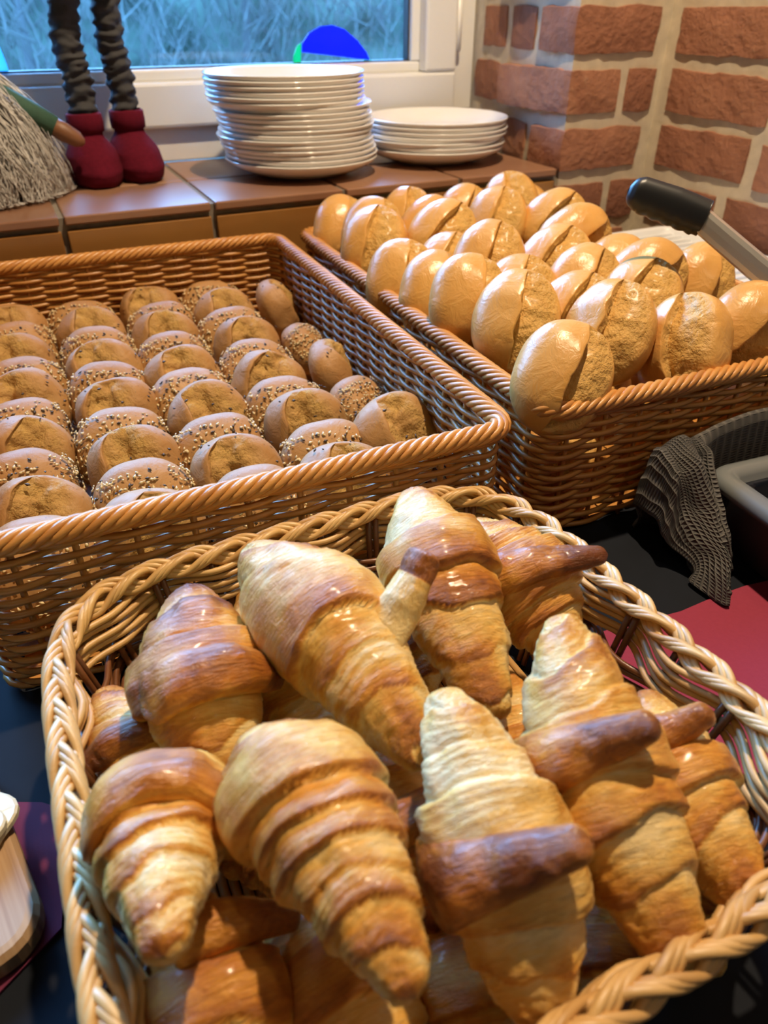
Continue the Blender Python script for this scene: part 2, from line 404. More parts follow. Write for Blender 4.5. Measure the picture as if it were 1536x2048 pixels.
# window
win = struct(link('window_1', None), 'white plastic window with a single large pane')
def framebars(name, x0, x1, z0, z1, w, y0, y1, mat, bev=.003):
    mb = MB().box(x0, x1, y0, y1, z0, z0 + w).box(x0, x1, y0, y1, z1 - w, z1).box(x0, x0 + w, y0, y1, z0 + w, z1 - w).box(x1 - w, x1, y0, y1, z0 + w, z1 - w)
    o = link(name, mb.me(name), mat, win); bevel(o, bev); return o
framebars('outer_frame', -1.45, .968, SZ, WZ1, .062, 1.582, 1.66, M['frame'])
framebars('sash', -1.40, .916, .258, WZ1 - .045, .075, 1.562, 1.640, M['frame'], .006)
framebars('glazing_bead', -1.325, .841, .332, WZ1 - .12, .020, 1.588, 1.628, M['frame'], .004)
framebars('gasket', -1.308, .824, .349, WZ1 - .137, .006, 1.600, 1.6235, M['gasket'], .001)
box('pane', (-1.31, .826, 1.6195, 1.6235, .348, WZ1 - .137), M['glass'], win)
o = link('hinge_pin', tubes('hinge_pin', [(np.array([(.921, 1.571, .37), (.921, 1.571, .46)]), .007)], 10), M['frame'], win)
# table
tb = tag(empty('table', (.3, .35, -.75)), 'long table with a dark navy-black cover under the bread baskets', 'table')
tt = box('table_top', (-.95, .825, -.75, .84, .715, .75), M['tablecloth'], tb, .006)
for x, y in ((-.88, -.68), (.75, -.68), (-.88, .77), (.75, .77)): box('leg', (x - .025, x + .025, y - .025, y + .025, 0, .715), M['brown_wood'], tb)
# outdoors
struct(box('ground', (-14, 16, 1.9, 30, -1.5, -1.4), M['grass']), 'grass outside the window')
for k in range(9):
    x = -5.5 + k * 1.9 + random.uniform(-.3, .3); y = 7.0 + random.uniform(-.5, .8); h = random.uniform(3.2, 4.4)
    tr = tag(empty('winter_tree', (x, y, -1.4)), 'thin bare tree in the row seen through the window', 'tree', 'bare trees outside the window')
    zz = np.linspace(0, h, 8); P = np.stack([.12 * np.sin(zz * 1.1 + k), .1 * np.cos(zz * .9 + k), zz], 1)
    link('trunk', tubes('trunk', [(P, np.linspace(.05, .015, 8))], 6), M['trunk'], tr)
    n = 1800; c = np.stack([rng.normal(0, .55, n).clip(-.9, .9), rng.normal(0, .35, n), rng.uniform(.1, h, n)], 1)
    d = np.stack([rng.normal(0, .22, n), rng.normal(0, .2, n), rng.uniform(.15, .55, n)], 1); w = rng.uniform(.004, .011, n)
    s = np.cross(d, rng.normal(0, 1, (n, 3))); s /= np.linalg.norm(s, axis=1)[:, None]; s *= w[:, None]
    q = np.cross(d, s); q /= np.linalg.norm(q, axis=1)[:, None]; q *= w[:, None]
    V = np.stack([c + s, c - s * .5 + q, c - s * .5 - q, c + d], 1).reshape(-1, 3); i4 = np.arange(n) * 4
    F = np.vstack([np.stack([i4, i4 + 1, i4 + 3], 1), np.stack([i4 + 1, i4 + 2, i4 + 3], 1), np.stack([i4 + 2, i4, i4 + 3], 1)])
    tag(link('twigs', mesh('twigs', V, F, False), M['twig'], tr), kind='stuff')
hx = np.linspace(-9, 12, 90); hz = np.linspace(0, 3.4, 30); A_, B_ = np.meshgrid(hx, hz, indexing='ij')
HP = np.stack([A_, 11.0 + .5 * fbm(np.stack([A_ * 1.2, B_ * 1.2, 0 * A_], 2), 5) - .12 * B_, -1.4 + B_ + .25 * fbm(np.stack([A_, 0 * A_, 0 * A_ + 3], 2), 9)], 2).reshape(-1, 3)
HB = HP.copy(); HB[:, 1] = 13
tag(link('hedge', mesh('hedge', np.vstack([HP, HB]), np.vstack([grid_faces(90, 30), grid_faces(90, 30)[:, ::-1] + len(HP)])), M['hedge']), 'tall dark hedge behind the bare trees outside', 'hedge')

# ------------------------------------------------------------------ baskets of honey rattan
def tall_basket(label, loc, rz, w, d, h=.155, ns=52, rows=24):
    root = tag(empty('bread_basket', (*loc, 0), (0, 0, rz)), label, 'basket')
    sub = 5; P, N, per = rrect(w - .012, d - .012, .022, ns * sub)
    k = np.arange(ns * sub) / sub
    z0, z1 = .008, h - .010; pitch = (z1 - z0) / (rows - .5)
    mes = []
    for ph in (0, 1):
        off = .0036 * np.cos(np.pi * (k + ph))
        Q = np.c_[P + N * off[:, None], np.zeros(len(P)) + .0006 * np.sin(k * 1.7 + ph)]
        v, f = tube(Q, .0031, 6, True, (.85, .92)); me = mesh('weaver', v, f); me.materials.append(M['rattan']); mes.append(me)
    for r in range(rows): link('weaver', mes[r % 2], None, root, (0, 0, z0 + r * pitch))
    v, f = tube(np.array([(0, 0, .004), (0, 0, h * .5), (0, 0, h - .006)]), .0027, 6); sm = mesh('stake', v, f); sm.materials.append(M['rattan'])
    for i in range(ns):
        j = i * sub; q = P[j] + N[j] * 0; link('stake', sm, None, root, (q[0], q[1], 0))
    # twisted border
    n = 460; P2, N2, per2 = rrect(w - .008, d - .008, .024, n); a = np.arange(n) / n * 2 * np.pi
    turns = round(per2 / .075); S = 7
    for s in range(S):
        ph = a * turns + s * 2 * np.pi / S
        Q = np.c_[P2 + N2 * (.0068 * np.cos(ph))[:, None], h - .009 + .0062 * np.sin(ph)]
        v, f = tube(Q, .0034, 6, True); link('border_rod', mesh('border_rod', v, f), M['rattan_rim'], root)
    # woven base: slats
    nb = 14; bw = (w - .03) / nb
    sl = MB().box(-bw * .46, bw * .46, -d / 2 + .012, d / 2 - .012, .002, .006).me('base_slat'); sl.materials.append(M['rattan'])
    for i in range(nb): link('base_slat', sl, None, root, (-w / 2 + .015 + (i + .5) * bw, 0, 0))
    bz = MB().box(-w / 2 + .012, w / 2 - .012, -.012, .012, .006, .009).me('base_slat'); bz.materials.append(M['rattan'])
    for i in range(7): link('base_slat', bz, None, root, (0, -d / 2 + .06 + i * (d - .12) / 6, 0))
    return root
tall_basket('honey rattan basket holding the brown seeded rolls', (.130, .811), math.radians(-1.5), .45, .70)
tall_basket('honey rattan basket heaped with white split rolls', (.612, .807), math.radians(-1.6), .44, .70)

# ------------------------------------------------------------------ willow basket for the croissants
def willow_basket():
    cx, cy = .133, .258; A, B, H = .186, .185, .118
    root = tag(empty('croissant_basket', (cx, cy, 0)), 'pale willow basket with a plaited rim holding the croissants', 'basket')
    def outline(n, sc=1.0, e=5.0):
        th = np.linspace(0, 2 * np.pi, 2000); c, s = np.cos(th), np.sin(th)
        p = np.stack([A * np.sign(c) * np.abs(c) ** (2 / e), B * np.sign(s) * np.abs(s) ** (2 / e)], 1)
        L = np.r_[0, np.cumsum(np.linalg.norm(np.diff(p, axis=0), axis=1))]; q = np.linspace(0, L[-1], n, endpoint=False)
        P = np.stack([np.interp(q, L, p[:, 0]), np.interp(q, L, p[:, 1])], 1)
        T = np.roll(P, -1, 0) - np.roll(P, 1, 0); T /= np.linalg.norm(T, axis=1)[:, None]
        return P, np.stack([T[:, 1], -T[:, 0]], 1), L[-1]
    fl = lambda z: .80 + .185 * (z / H) ** .8            # flare of the wall
    ns = 30; sub = 7; P, N, per = outline(ns * sub); k = np.arange(ns * sub) / sub
    def row_mesh(ph, mat, amp, r):
        Q = np.c_[P + N * (amp * np.cos(np.pi * (k + ph)))[:, None], .0009 * np.sin(k * 2.3 + ph * 2)]
        v, f = tube(Q, r, 7, True); me = mesh('weaver', v, f); me.materials.append(M[mat]); return me
    spec = [('willow', 0, 6), ('willow_dark', 1, 6), ('willow', 0, 5)]     # bands from the base upwards: light, dark, light
    z = .012
    for mat, ph, cnt in spec:
        me = [row_mesh(ph, mat, .0074, .0026), row_mesh(ph + .12, mat, .0068, .0025)]
        for i in range(cnt):
            s = fl(z); link('weaver', me[i % 2], None, root, (0, 0, z), None, (s, s, 1)); z += .0056
        z += .0012
    for i in range(ns):
        j = i * sub
        zz = np.linspace(.004, H - .012, 6)
        for off in (-.003, .003):
            T = np.array([-N[j][1], N[j][0]])
            Q = np.array([[*(P[j] * fl(t) + T * off), t] for t in zz]); v, f = tube(Q, .0024, 6)
            link('stake', mesh('stake', v, f), M['willow_dark'], root)
    # plaited rim: three strands of two rods
    n = 560; P2, N2, per2 = outline(n); s = np.arange(n) / n * 2 * np.pi; turns = 13
    for st in range(3):
        for dbl in (0, 1, 2):
            ph = s * turns + st * 2 * np.pi / 3 + dbl * .36
            lat = .0070 * np.sin(ph); ver = .0040 * np.sin(2 * ph + .5) + (dbl - 1) * .0010
            Q = np.c_[P2 * .99 + N2 * lat[:, None], H - .004 + ver - .25 * np.abs(lat)]
            v, f = tube(Q, .0026, 8, True); link('rim_rod', mesh('rim_rod', v, f), M['willow'], root)
    # base of side by side rods
    nb = 44
    for i in range(nb):
        x = -A * .78 + (i + .5) * 2 * A * .78 / nb; yl = B * .80 * (1 - abs(x / (A * .82)) ** 5) ** .2
        v, f = tube(np.array([(x, -yl, .005), (x, -yl * .3, .0065 + .001 * (i % 2)), (x, yl * .3, .0055 + .001 * ((i + 1) % 2)), (x, yl, .005)]), .0031, 6)
        link('base_rod', mesh('base_rod', v, f), M['willow'], root)
    return root
willow_basket()

# ------------------------------------------------------------------ croissants
def croissant_mesh(L, R, bend, K, skew, seed, pale, nt=150, nth=54, tc=0.0, band=.0036):
    t = np.linspace(-1, 1, nt); th = np.linspace(0, 2 * np.pi, nth, endpoint=False)
    T, TH = np.meshgrid(t, th, indexing='ij'); a = np.where(T > tc, (T - tc) / (1 - tc), (tc - T) / (1 + tc))
    KK = K * np.where(T > tc, 1 - tc, 1 + tc)
    env = .20 + .80 * (1 - a ** 1.72) ** .90
    cap = np.where(a > .955, np.sqrt(np.clip(1 - ((a - .955) / .0452) ** 2, 0, 1)), 1)
    base = np.stack([T * L / 2, R * np.cos(TH), R * np.sin(TH)], 2)
    nz = fbm(base * 30, seed, 2)
    ph = KK * a ** .92 + skew * np.where(T > tc, 1, -1) * sstep(0, .3, a) * np.cos(TH + seed) * .5 + .22 * np.cos(TH + 1.3 * seed) + .20 * nz + .25 * np.sin(a * 5 + seed)
    ph = np.clip(ph, 0, None); p = ph - np.floor(ph); k = np.floor(ph)
    h = (.10 + .90 * p ** .7) * (1 - .35 * sstep(.90, 1.0, p))
    h = np.where(k == 0, .95 + .05 * (1 - p) - .3 * sstep(.9, 1.0, p), h)
    hk = (np.sin(k * 12.9898 + np.where(T > tc, 4.1, 0) + seed * 78.233) * 43758.5453) % 1.0
    amp = np.where(k == 0, .0046 + band, .0020 + .0040 * hk)
    r = (R - .0045 - .5 * band) * env + amp * h * np.clip(env * 1.15, .35, 1) + .0022 * fbm(base * 45 + 3, seed + 3, 3) * np.clip(env * 1.4, .4, 1)
    p3 = (ph * 4.0 + .6 * nz) % 1.0
    r = r + .0009 * (p3 - .5) * sstep(.05, .4, a)
    r = r * cap
    sn = np.sin(TH); zf = np.where(sn > 0, .94, .82)
    V = np.stack([T * L / 2, r * np.cos(TH) + bend * T * T * (1 if seed % 2 else -1), r * sn * zf - .10 * R * T * T], 2)
    big = fbm(base * 16 + 9, seed + 11, 2)
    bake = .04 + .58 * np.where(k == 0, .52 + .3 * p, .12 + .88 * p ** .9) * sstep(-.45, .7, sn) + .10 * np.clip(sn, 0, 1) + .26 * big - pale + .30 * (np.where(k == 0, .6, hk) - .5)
    bake = bake + .22 * sstep(.93, 1.0, a)
    uv = np.stack([T * L / .17, TH / (2 * np.pi)], 2)
    return mesh('body', V.reshape(-1, 3), grid_faces(nt, nth, False, True), True, uv.reshape(-1, 2), {'bake': bake.ravel()})
def horn_mesh(L, R, t0, side, th0, th1, ln, drift, seed, w0=.022, w1=.0075, pale=False):
    """strip end that hugs the roll from angle th0 to th1 and then sticks out along the tangent"""
    nw, nl = 26, 26; pts = []; nrm = []
    for a in np.linspace(math.radians(th0), math.radians(th1), nw):
        rr = (R * 1.0) - .003 if not pale else R * .70; pts.append((0, rr * math.cos(a), rr * math.sin(a) * .95)); nrm.append((0, math.cos(a), math.sin(a)))
    a = math.radians(th1); tan = np.array([0, math.sin(a), -math.cos(a)]); e = np.array(pts[-1]); nn = np.array(nrm[-1])
    for q in np.linspace(0, 1, nl + 1)[1:]:
        pts.append(tuple(e + tan * ln * q + nn * (.10 * ln * q * q))); nrm.append(tuple(nn - tan * .2 * q))
    if pale:                                              # a stub that stands straight out of the flank
        a = math.radians(th1); d = np.array([0, math.cos(a), math.sin(a)]); nn = np.array([0, -math.sin(a), math.cos(a)])
        pts = [tuple(d * (.3 * R + (.7 * R + ln) * u) + nn * (.006 * u * u)) for u in np.linspace(0, 1, nw + nl)]; nrm = [tuple(nn)] * (nw + nl)
    P = np.array(pts); NN = np.array(nrm); n = len(P); q = np.linspace(0, 1, n)
    P[:, 0] += t0 * L / 2 + drift * q ** 1.3; P[:, 1] *= side; NN[:, 1] *= side
    NN /= np.linalg.norm(NN, axis=1)[:, None]
    Tn = np.gradient(P, axis=0); Tn /= np.linalg.norm(Tn, axis=1)[:, None]; Wd = np.cross(NN, Tn); Wd /= np.linalg.norm(Wd, axis=1)[:, None]
    wd = w0 + (w1 - w0) * q ** .8; wd *= np.sqrt(np.clip(1 - ((q - .93) / .071).clip(0) ** 2, .0, 1)); st_ = np.sqrt(np.clip(1 - (1 - q / .10).clip(0) ** 2, .001, 1)); wd *= st_; tk = st_ * np.interp(q, [0, .35, .6, 1], [.006, .0112, .0108, .0062]) * np.sqrt(np.clip(1 - ((q - .93) / .071).clip(0) ** 2, .0, 1))
    an = np.linspace(0, 2 * np.pi, 24, endpoint=False)
    V = P[:, None] + Wd[:, None] * (wd[:, None] * np.cos(an))[..., None] + NN[:, None] * (tk[:, None] * np.sin(an))[..., None]
    V = V + NN[:, None] * (.0024 * fbm(V * 70, seed, 3))[..., None]
    bake = (.58 + .40 * q[:, None] + .22 * np.cos(an)[None] * 0 + .25 * fbm(V * 30, seed + 4, 2)) * (.45 + .6 * sstep(-.7, .6, np.sin(an))[None])
    if pale: bake = np.where(q[:, None] < .74, .03, .75) + .1 * fbm(V * 40, seed, 2)
    uv = np.stack([np.repeat((np.cos(an) * .1)[None], n, 0), np.repeat((q * .6)[:, None], 24, 1)], 2)
    return mesh('curled_tip', V.reshape(-1, 3), grid_faces(n, 24, False, True), True, uv.reshape(-1, 2), {'bake': bake.ravel()})
# far tip, near tip, radius, bend, layers, skew, pale, roll angle, horn spec, label
CR = [
 ((.035,.373,.144),(.023,.246,.094),.041,.004,3.6,.55,-.16,0,(.10,1,150,35,.022,.0,.020,.008),'dark glazed croissant leaning beside the left wall of its basket'),
 ((.088,.377,.161),(.126,.203,.131),.039,.006,3.0,.95,.10,0,(.26,1,70,22,.034,-.016,.0165,.0105,True),'golden croissant with a pale doughy stub sticking out of its side'),
 ((.201,.382,.165),(.174,.220,.115),.0385,.004,3.8,.35,.05,0,None,'croissant rising highest at the back, with a split pale shoulder and no horn'),
 ((.249,.368,.135),(.269,.260,.085),.040,.004,3.2,.4,.04,0,(-.22,1,165,80,.046,.034,.022,.0065),'croissant with a dark glossy horn reaching the plaited rim'),
 ((.213,.233,.164),(.176,.074,.097),.037,.008,4.6,.45,.08,0,(-.10,1,185,108,.040,-.002,.021,.0070),'longest pale croissant with a brown horn lying across it'),
 ((.137,.209,.169),(.120,.080,.095),.0355,.005,3.2,.3,.22,0,(.10,1,195,110,.046,-.002,.024,.0075),'very pale croissant with a thick brown horn curled over a hollow'),
 ((.260,.200,.111),(.233,.080,.088),.032,.006,3.4,.5,-.02,0,(-.38,1,170,98,.032,-.002,.018,.006),'croissant pressed against the right wall of its basket with a shiny horn'),
 ((.045,.241,.150),(.066,.103,.150),.0365,.006,4.8,.35,.02,0,None,'plump many-layered croissant with violet sheen and a rounded shoulder'),
 ((-.003,.265,.112),(-.022,.153,.160),.0335,.003,4.6,.15,.05,0,(-.20,1,200,-20,.006,.004,.017,.014),'croissant pointing its browned tip outwards below a wide collar'),
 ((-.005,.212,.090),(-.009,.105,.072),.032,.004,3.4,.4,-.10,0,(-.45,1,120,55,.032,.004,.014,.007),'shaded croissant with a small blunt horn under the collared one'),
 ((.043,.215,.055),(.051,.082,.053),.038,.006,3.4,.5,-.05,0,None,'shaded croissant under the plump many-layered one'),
 ((-.021,.365,.089),(-.008,.262,.056),.029,.006,3.2,.5,-.15,0,(-.1,-1,150,60,.018,.0,.015,.007),'dark croissant wedged between the left wall and the glazed one'),
 ((.078,.405,.100),(.086,.262,.063),.033,.004,3.4,.4,.0,0,None,'croissant half hidden beneath the one with the pale stub'),
 ((.142,.412,.110),(.151,.290,.055),.034,.004,3.4,.4,-.08,0,None,'croissant with a yellow tip behind the pale-stub one at the back wall'),
 ((.209,.262,.090),(.183,.160,.058),.0285,.004,3.2,.4,-.08,0,(.1,1,150,60,.02,0,.015,.007),'small croissant wedged between the two long pale ones'),
 ((.124,.245,.093),(.105,.150,.066),.029,.004,3.0,.5,-.12,0,(.15,1,160,85,.042,-.02,.016,.008),'croissant with a dark upturned horn under the very pale one'),
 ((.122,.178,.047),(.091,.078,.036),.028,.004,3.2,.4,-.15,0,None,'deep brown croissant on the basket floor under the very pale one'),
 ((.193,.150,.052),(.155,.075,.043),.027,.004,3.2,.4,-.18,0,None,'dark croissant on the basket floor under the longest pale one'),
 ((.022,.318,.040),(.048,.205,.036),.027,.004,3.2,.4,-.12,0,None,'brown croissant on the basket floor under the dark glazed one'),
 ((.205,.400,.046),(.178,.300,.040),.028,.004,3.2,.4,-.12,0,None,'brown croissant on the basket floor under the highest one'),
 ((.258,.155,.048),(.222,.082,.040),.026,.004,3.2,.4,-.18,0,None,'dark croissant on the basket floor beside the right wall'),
]
TC = {0: -.10, 1: -.18, 2: -.25, 4: -.05, 5: .05, 6: -.1, 7: -.38, 8: -.35}
for i, (A, B, R, bend, K, skew, pale, roll, horn, label) in enumerate(CR):
    A = np.array(A); B = np.array(B); L = np.linalg.norm(B - A); x = (B - A) / L; mid = (A + B) / 2
    vw = CAM - mid; vw /= np.linalg.norm(vw); zax = vw * .75 + np.array([0, 0, .5]); zax -= x * (zax @ x); zax /= np.linalg.norm(zax); yax = np.cross(zax, x)
    mat = Matrix(((x[0], yax[0], zax[0]), (x[1], yax[1], zax[1]), (x[2], yax[2], zax[2])))
    root = tag(empty('croissant', mid, mat.to_euler()), label, 'croissant', 'croissants in the willow basket')
    big = i < 9
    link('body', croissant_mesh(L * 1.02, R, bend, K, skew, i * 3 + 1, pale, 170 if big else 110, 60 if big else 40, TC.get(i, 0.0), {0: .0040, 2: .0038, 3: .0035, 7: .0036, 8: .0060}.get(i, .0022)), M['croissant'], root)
    if horn:
        t0, sd, a0, a1, ln, dr, w0, w1 = horn[:8]
        link('curled_tip', horn_mesh(L, R, t0, sd, a0, a1, ln, dr, i * 5 + 2, w0, w1, len(horn) > 8), M['croissant'], root)

# ------------------------------------------------------------------ rolls
def roll_mesh(a, b, c, n=2.0, psi0=-.15, W=1.05, depth=.010, seed=1, crack=False, lumps=.0016):
    o = np.r_[np.array([0, .02, .06, .13]), np.linspace(.22, W + .25, 14), np.linspace(W + .4, 2 * np.pi - .42, 22), 2 * np.pi - np.array([.28, .18, .10, .05, .02])]
    v = np.linspace(.0001, np.pi - .0001, 44); Vv, O = np.meshgrid(v, o, indexing='ij')
    xd = np.cos(Vv); lip = psi0 + .05 * vnoise(np.stack([xd * 3, 0 * xd, 0 * xd], 2), seed) + .025 * vnoise(np.stack([xd * 9, 0 * xd, 0 * xd], 2), seed + 1)
    ph = lip + O; sv = np.sin(Vv); yd = -sv * np.sin(ph); zd = sv * np.cos(ph)
    if n != 2.0:
        s = (np.abs(xd) ** n + np.abs(yd) ** n + np.abs(zd) ** n) ** (-1 / n); xd, yd, zd = xd * s, yd * s, zd * s
    D = np.stack([xd, yd, zd], 2)
    P = np.stack([a * xd, b * yd, np.where(zd > 0, c * zd, c * .82 * zd)], 2)
    fade = np.clip(1 - np.abs(xd) ** 5 * 1.15, 0, 1)
    reg = (O < W + .3); q = np.clip(O / W, 0, 1)
    disp = np.where(reg, -depth * (1 - q) ** 1.3 * fade, 0)
    if crack: disp = np.where(reg, -depth * np.exp(-((q - .35) / .28) ** 2) * fade, 0) + .002 * np.exp(-((O - 2 * np.pi + .12) / .2) ** 2) * fade
    crumb = np.where(reg, 1 - sstep(.72, 1.2, O / W), 0) * sstep(0, .25, fade)
    disp += crumb * (.0018 + (.0016 if crack else 0)) * fbm(P * (75 if crack else 120), seed + 5, 3)
    if crack:
        cl = .42 + .16 * vnoise(np.stack([xd * 4, 0 * xd, 0 * xd], 2), seed + 3); disp -= .0045 * np.exp(-((q - cl) / .07) ** 2) * fade * reg
        crumb = crumb * np.clip(.85 + .5 * fbm(P * 60, seed + 31, 2), 0, 1)
    disp += .0022 * np.exp(-((O - 2 * np.pi + .06) / .16) ** 2) * fade
    disp += lumps * fbm(P * 28, seed + 8, 2)
    Nn = np.stack([xd / a, yd / b, zd / c], 2); Nn /= np.linalg.norm(Nn, axis=2)[..., None]
    P = P + Nn * disp[..., None]
    return mesh('roll', P.reshape(-1, 3), grid_faces(len(v), len(o), False, True)[:, ::-1], True, None, {'crumb': crumb.ravel()})
WR = [roll_mesh(.056, .0465, .037, 2.15, -.12 + .1 * (s % 3 - 1), 1.0 + .12 * (s % 2), .010 + .0015 * (s % 3), 20 + s * 7) for s in range(6)]
for m_ in WR: m_.materials.append(M['white_roll'])
def view_orient(p, ang, spin, tilt=.30):
    v = np.array(p) - CAM; v /= np.linalg.norm(v); rt = np.cross(v, (0, 0, 1)); rt /= np.linalg.norm(rt); up = np.cross(rt, v)
    a = math.radians(ang); la = math.cos(a) * up + math.sin(a) * rt; la = la * math.cos(tilt) + v * math.sin(tilt)
    wb = np.cross(la, -v); wb /= np.linalg.norm(wb); zz = np.cross(la, wb) * -1
    if zz @ v > 0: zz = -zz; wb = -wb
    s = math.radians(spin); z2 = zz * math.cos(s) + np.cross(la, zz) * math.sin(s); y2 = np.cross(z2, la)
    return Matrix(((la[0], y2[0], z2[0]), (la[1], y2[1], z2[1]), (la[2], y2[2], z2[2]))).to_euler()
WROLLS = [
 (1,.453,1.108,0.154,8,25,'in the back left corner of the heap'),(2,.475,1.037,0.164,18,10,'second of the three slanting at the back left rim'),(3,.447,.969,0.167,12,-5,'with an open brown split beside the rim, third from back'),
 (4,.571,1.107,0.157,5,0,'alone at the back rim in front of the tall plate stack'),(5,.571,1.034,0.158,25,10,'tucked behind the slanted one with a striped crust'),(6,.541,.942,0.175,35,0,'slanted with a striped crust in the middle of the heap'),
 (7,.669,1.098,0.155,20,10,'small at the back rim below the low plate stack'),(8,.653,.971,0.175,12,-10,'with a broad rough split high on the back of the heap'),(9,.752,1.079,0.171,-15,10,'leaning left at the back right below the brick corner'),
 (10,.800,1.105,0.146,-20,0,'furthest into the back right corner by the bricks'),(12,.730,.933,0.175,35,0,'tilted sideways at the back, pale crust towards the window'),(13,.681,.825,0.180,50,20,'lying nearly flat with a deep furrow on top of the heap'),
 (14,.430,.847,0.152,10,5,'with a straight central split at the rattan rim'),(15,.510,.868,0.147,15,0,'sunk low behind the straight central split one'),(16,.519,.784,0.179,15,5,'big, two-toned, in the middle of the heap'),
 (18,.610,.768,0.170,25,-5,'with a lilac stripe in the middle of the heap'),(19,.437,.772,0.154,8,25,'upright and smooth, first of three smooth ones along the rim'),(20,.439,.696,0.170,6,25,'upright and smooth, second of three smooth ones along the rim'),
 (21,.515,.706,0.157,10,10,'half hidden behind the smooth ones along the rim'),(22,.598,.694,0.163,20,15,'shiny and small behind the front rows'),(23,.453,.620,0.170,6,5,'tall, half smooth and half rough, beside the rim near the front corner'),
 (24,.535,.626,0.158,20,0,'low in the dip between the two tallest front ones'),(25,.692,.750,0.154,40,10,'low on the right behind the tongs handle end'),(26,.687,.683,0.165,45,10,'lying flat with a hollow in its split, facing the tongs'),
 (27,.621,.620,0.164,18,-5,'broad with craggy split in the right half of the heap'),(28,.768,.668,0.150,5,40,'smooth and dark like an egg in front of the white tray'),(29,.522,.552,0.170,8,-12,'largest upright one with a wide dark split at the front rim'),
 (30,.595,.515,0.157,-8,-15,'rough-faced at the front rim beside the largest upright one'),(31,.679,.516,0.159,30,25,'smooth shiny one at the front right rim'),(32,.425,.500,0.160,15,15,'in the front corner with its side split open'),
]
for i, x, y, z, a, s, lab in WROLLS:
    o = link('white_roll', WR[i % 6], None, None, (x, y, z), view_orient((x, y, z), a, s))
    tag(o, 'white split roll ' + lab, 'bread roll', 'white rolls in the rattan basket')
k = 0
for r in range(6):
    for c_ in range(3):
        x = .465 + c_ * .135; y = .53 + r * .108; k += 1
        o = link('white_roll', WR[k % 6], None, None, (x + .018 * (y - .8), y, .048 + .008 * (k % 2)), (random.uniform(-.5, .5), random.uniform(-.3, .3), random.uniform(0, 6)), (.9, .9, .9))
        tag(o, 'white split roll in the hidden lower layer of the heap', 'bread roll', 'white rolls in the lower layer')
# brown rolls
def seeds(a, b, c, count, seed, zmin=.15):
    g = np.random.default_rng(seed); vs, fs, n = [], [], 0
    base = np.array([(1, 0, 0), (-1, 0, 0), (0, 1, 0), (0, -1, 0), (0, 0, 1), (0, 0, -1)], float)
    F = [(0, 2, 4), (2, 1, 4), (1, 3, 4), (3, 0, 4), (2, 0, 5), (1, 2, 5), (3, 1, 5), (0, 3, 5)]
    while n < count * 6:
        d = g.normal(0, 1, 3); d /= np.linalg.norm(d)
        if d[2] < zmin or d[1] > .62: continue
        e = 2.5; s = (np.abs(d) ** e).sum() ** (-1 / e); p = d * s * (a, b, c); nn = d / (a, b, c); nn /= np.linalg.norm(nn)
        t = np.cross(nn, g.normal(0, 1, 3)); t /= np.linalg.norm(t); u = np.cross(nn, t)
        sz = g.uniform(.0018, .0031); q = base * (sz, sz * .55, sz * .4)
        vs.append(p + nn * .0019 + q[:, :1] * t + q[:, 1:2] * u + q[:, 2:] * nn); fs += [tuple(i + n for i in f) for f in F]; n += 6
    return mesh('seeds', np.vstack(vs), np.array(fs))
BA, BB, BC = .0465, .046, .030
SPLIT = [roll_mesh(BB, BA, BC, 2.3, -.62 + .12 * (s % 3), 1.15, .0075, 90 + s * 5, True, .0018) for s in range(5)]
SEEDED = [roll_mesh(BA, BB, BC, 2.5, 2.6, .3, .002, 140 + s * 5, False, .0018) for s in range(3)]
for m_ in SPLIT + SEEDED: m_.materials.append(M['brown_roll'])
PS = [seeds(BA, BB, BC, 330, 5 + s, .05) for s in range(3)]; DS = [seeds(BA, BB, BC, 85, 50 + s, -.1) for s in range(3)]
FS = [seeds(BA, BB, BC, 26, 150 + s, -.3) for s in range(3)]
for m_ in PS: m_.materials.append(M['pale_seed'])
for m_ in DS + FS: m_.materials.append(M['dark_seed'])
ORD = ['first', 'second', 'third', 'fourth', 'fifth', 'sixth', 'seventh', 'eighth', 'ninth', 'tenth', 'eleventh']
FILES = ['right wall', 'second file from the right wall', 'middle file', 'second file from the left wall', 'file along the left wall']
def brown_roll(kind, p, rot, label, sc=1.0):
    global k
    k += 1; ms = SPLIT[k % 5] if kind == 'S' else SEEDED[k % 3]
    root = tag(empty('seeded_roll' if kind == 'G' else 'brown_roll', p, rot), label, 'bread roll', 'brown rolls in the rattan basket'); root.scale = (sc, sc, sc)
    link('crust', ms, None, root)
    if kind == 'G':
        tag(link('pale_seeds', PS[k % 3], None, root), kind='stuff'); tag(link('dark_seeds', DS[k % 3], None, root), kind='stuff')
    else: tag(link('dark_seeds', FS[k % 3], None, root), kind='stuff')
    return root
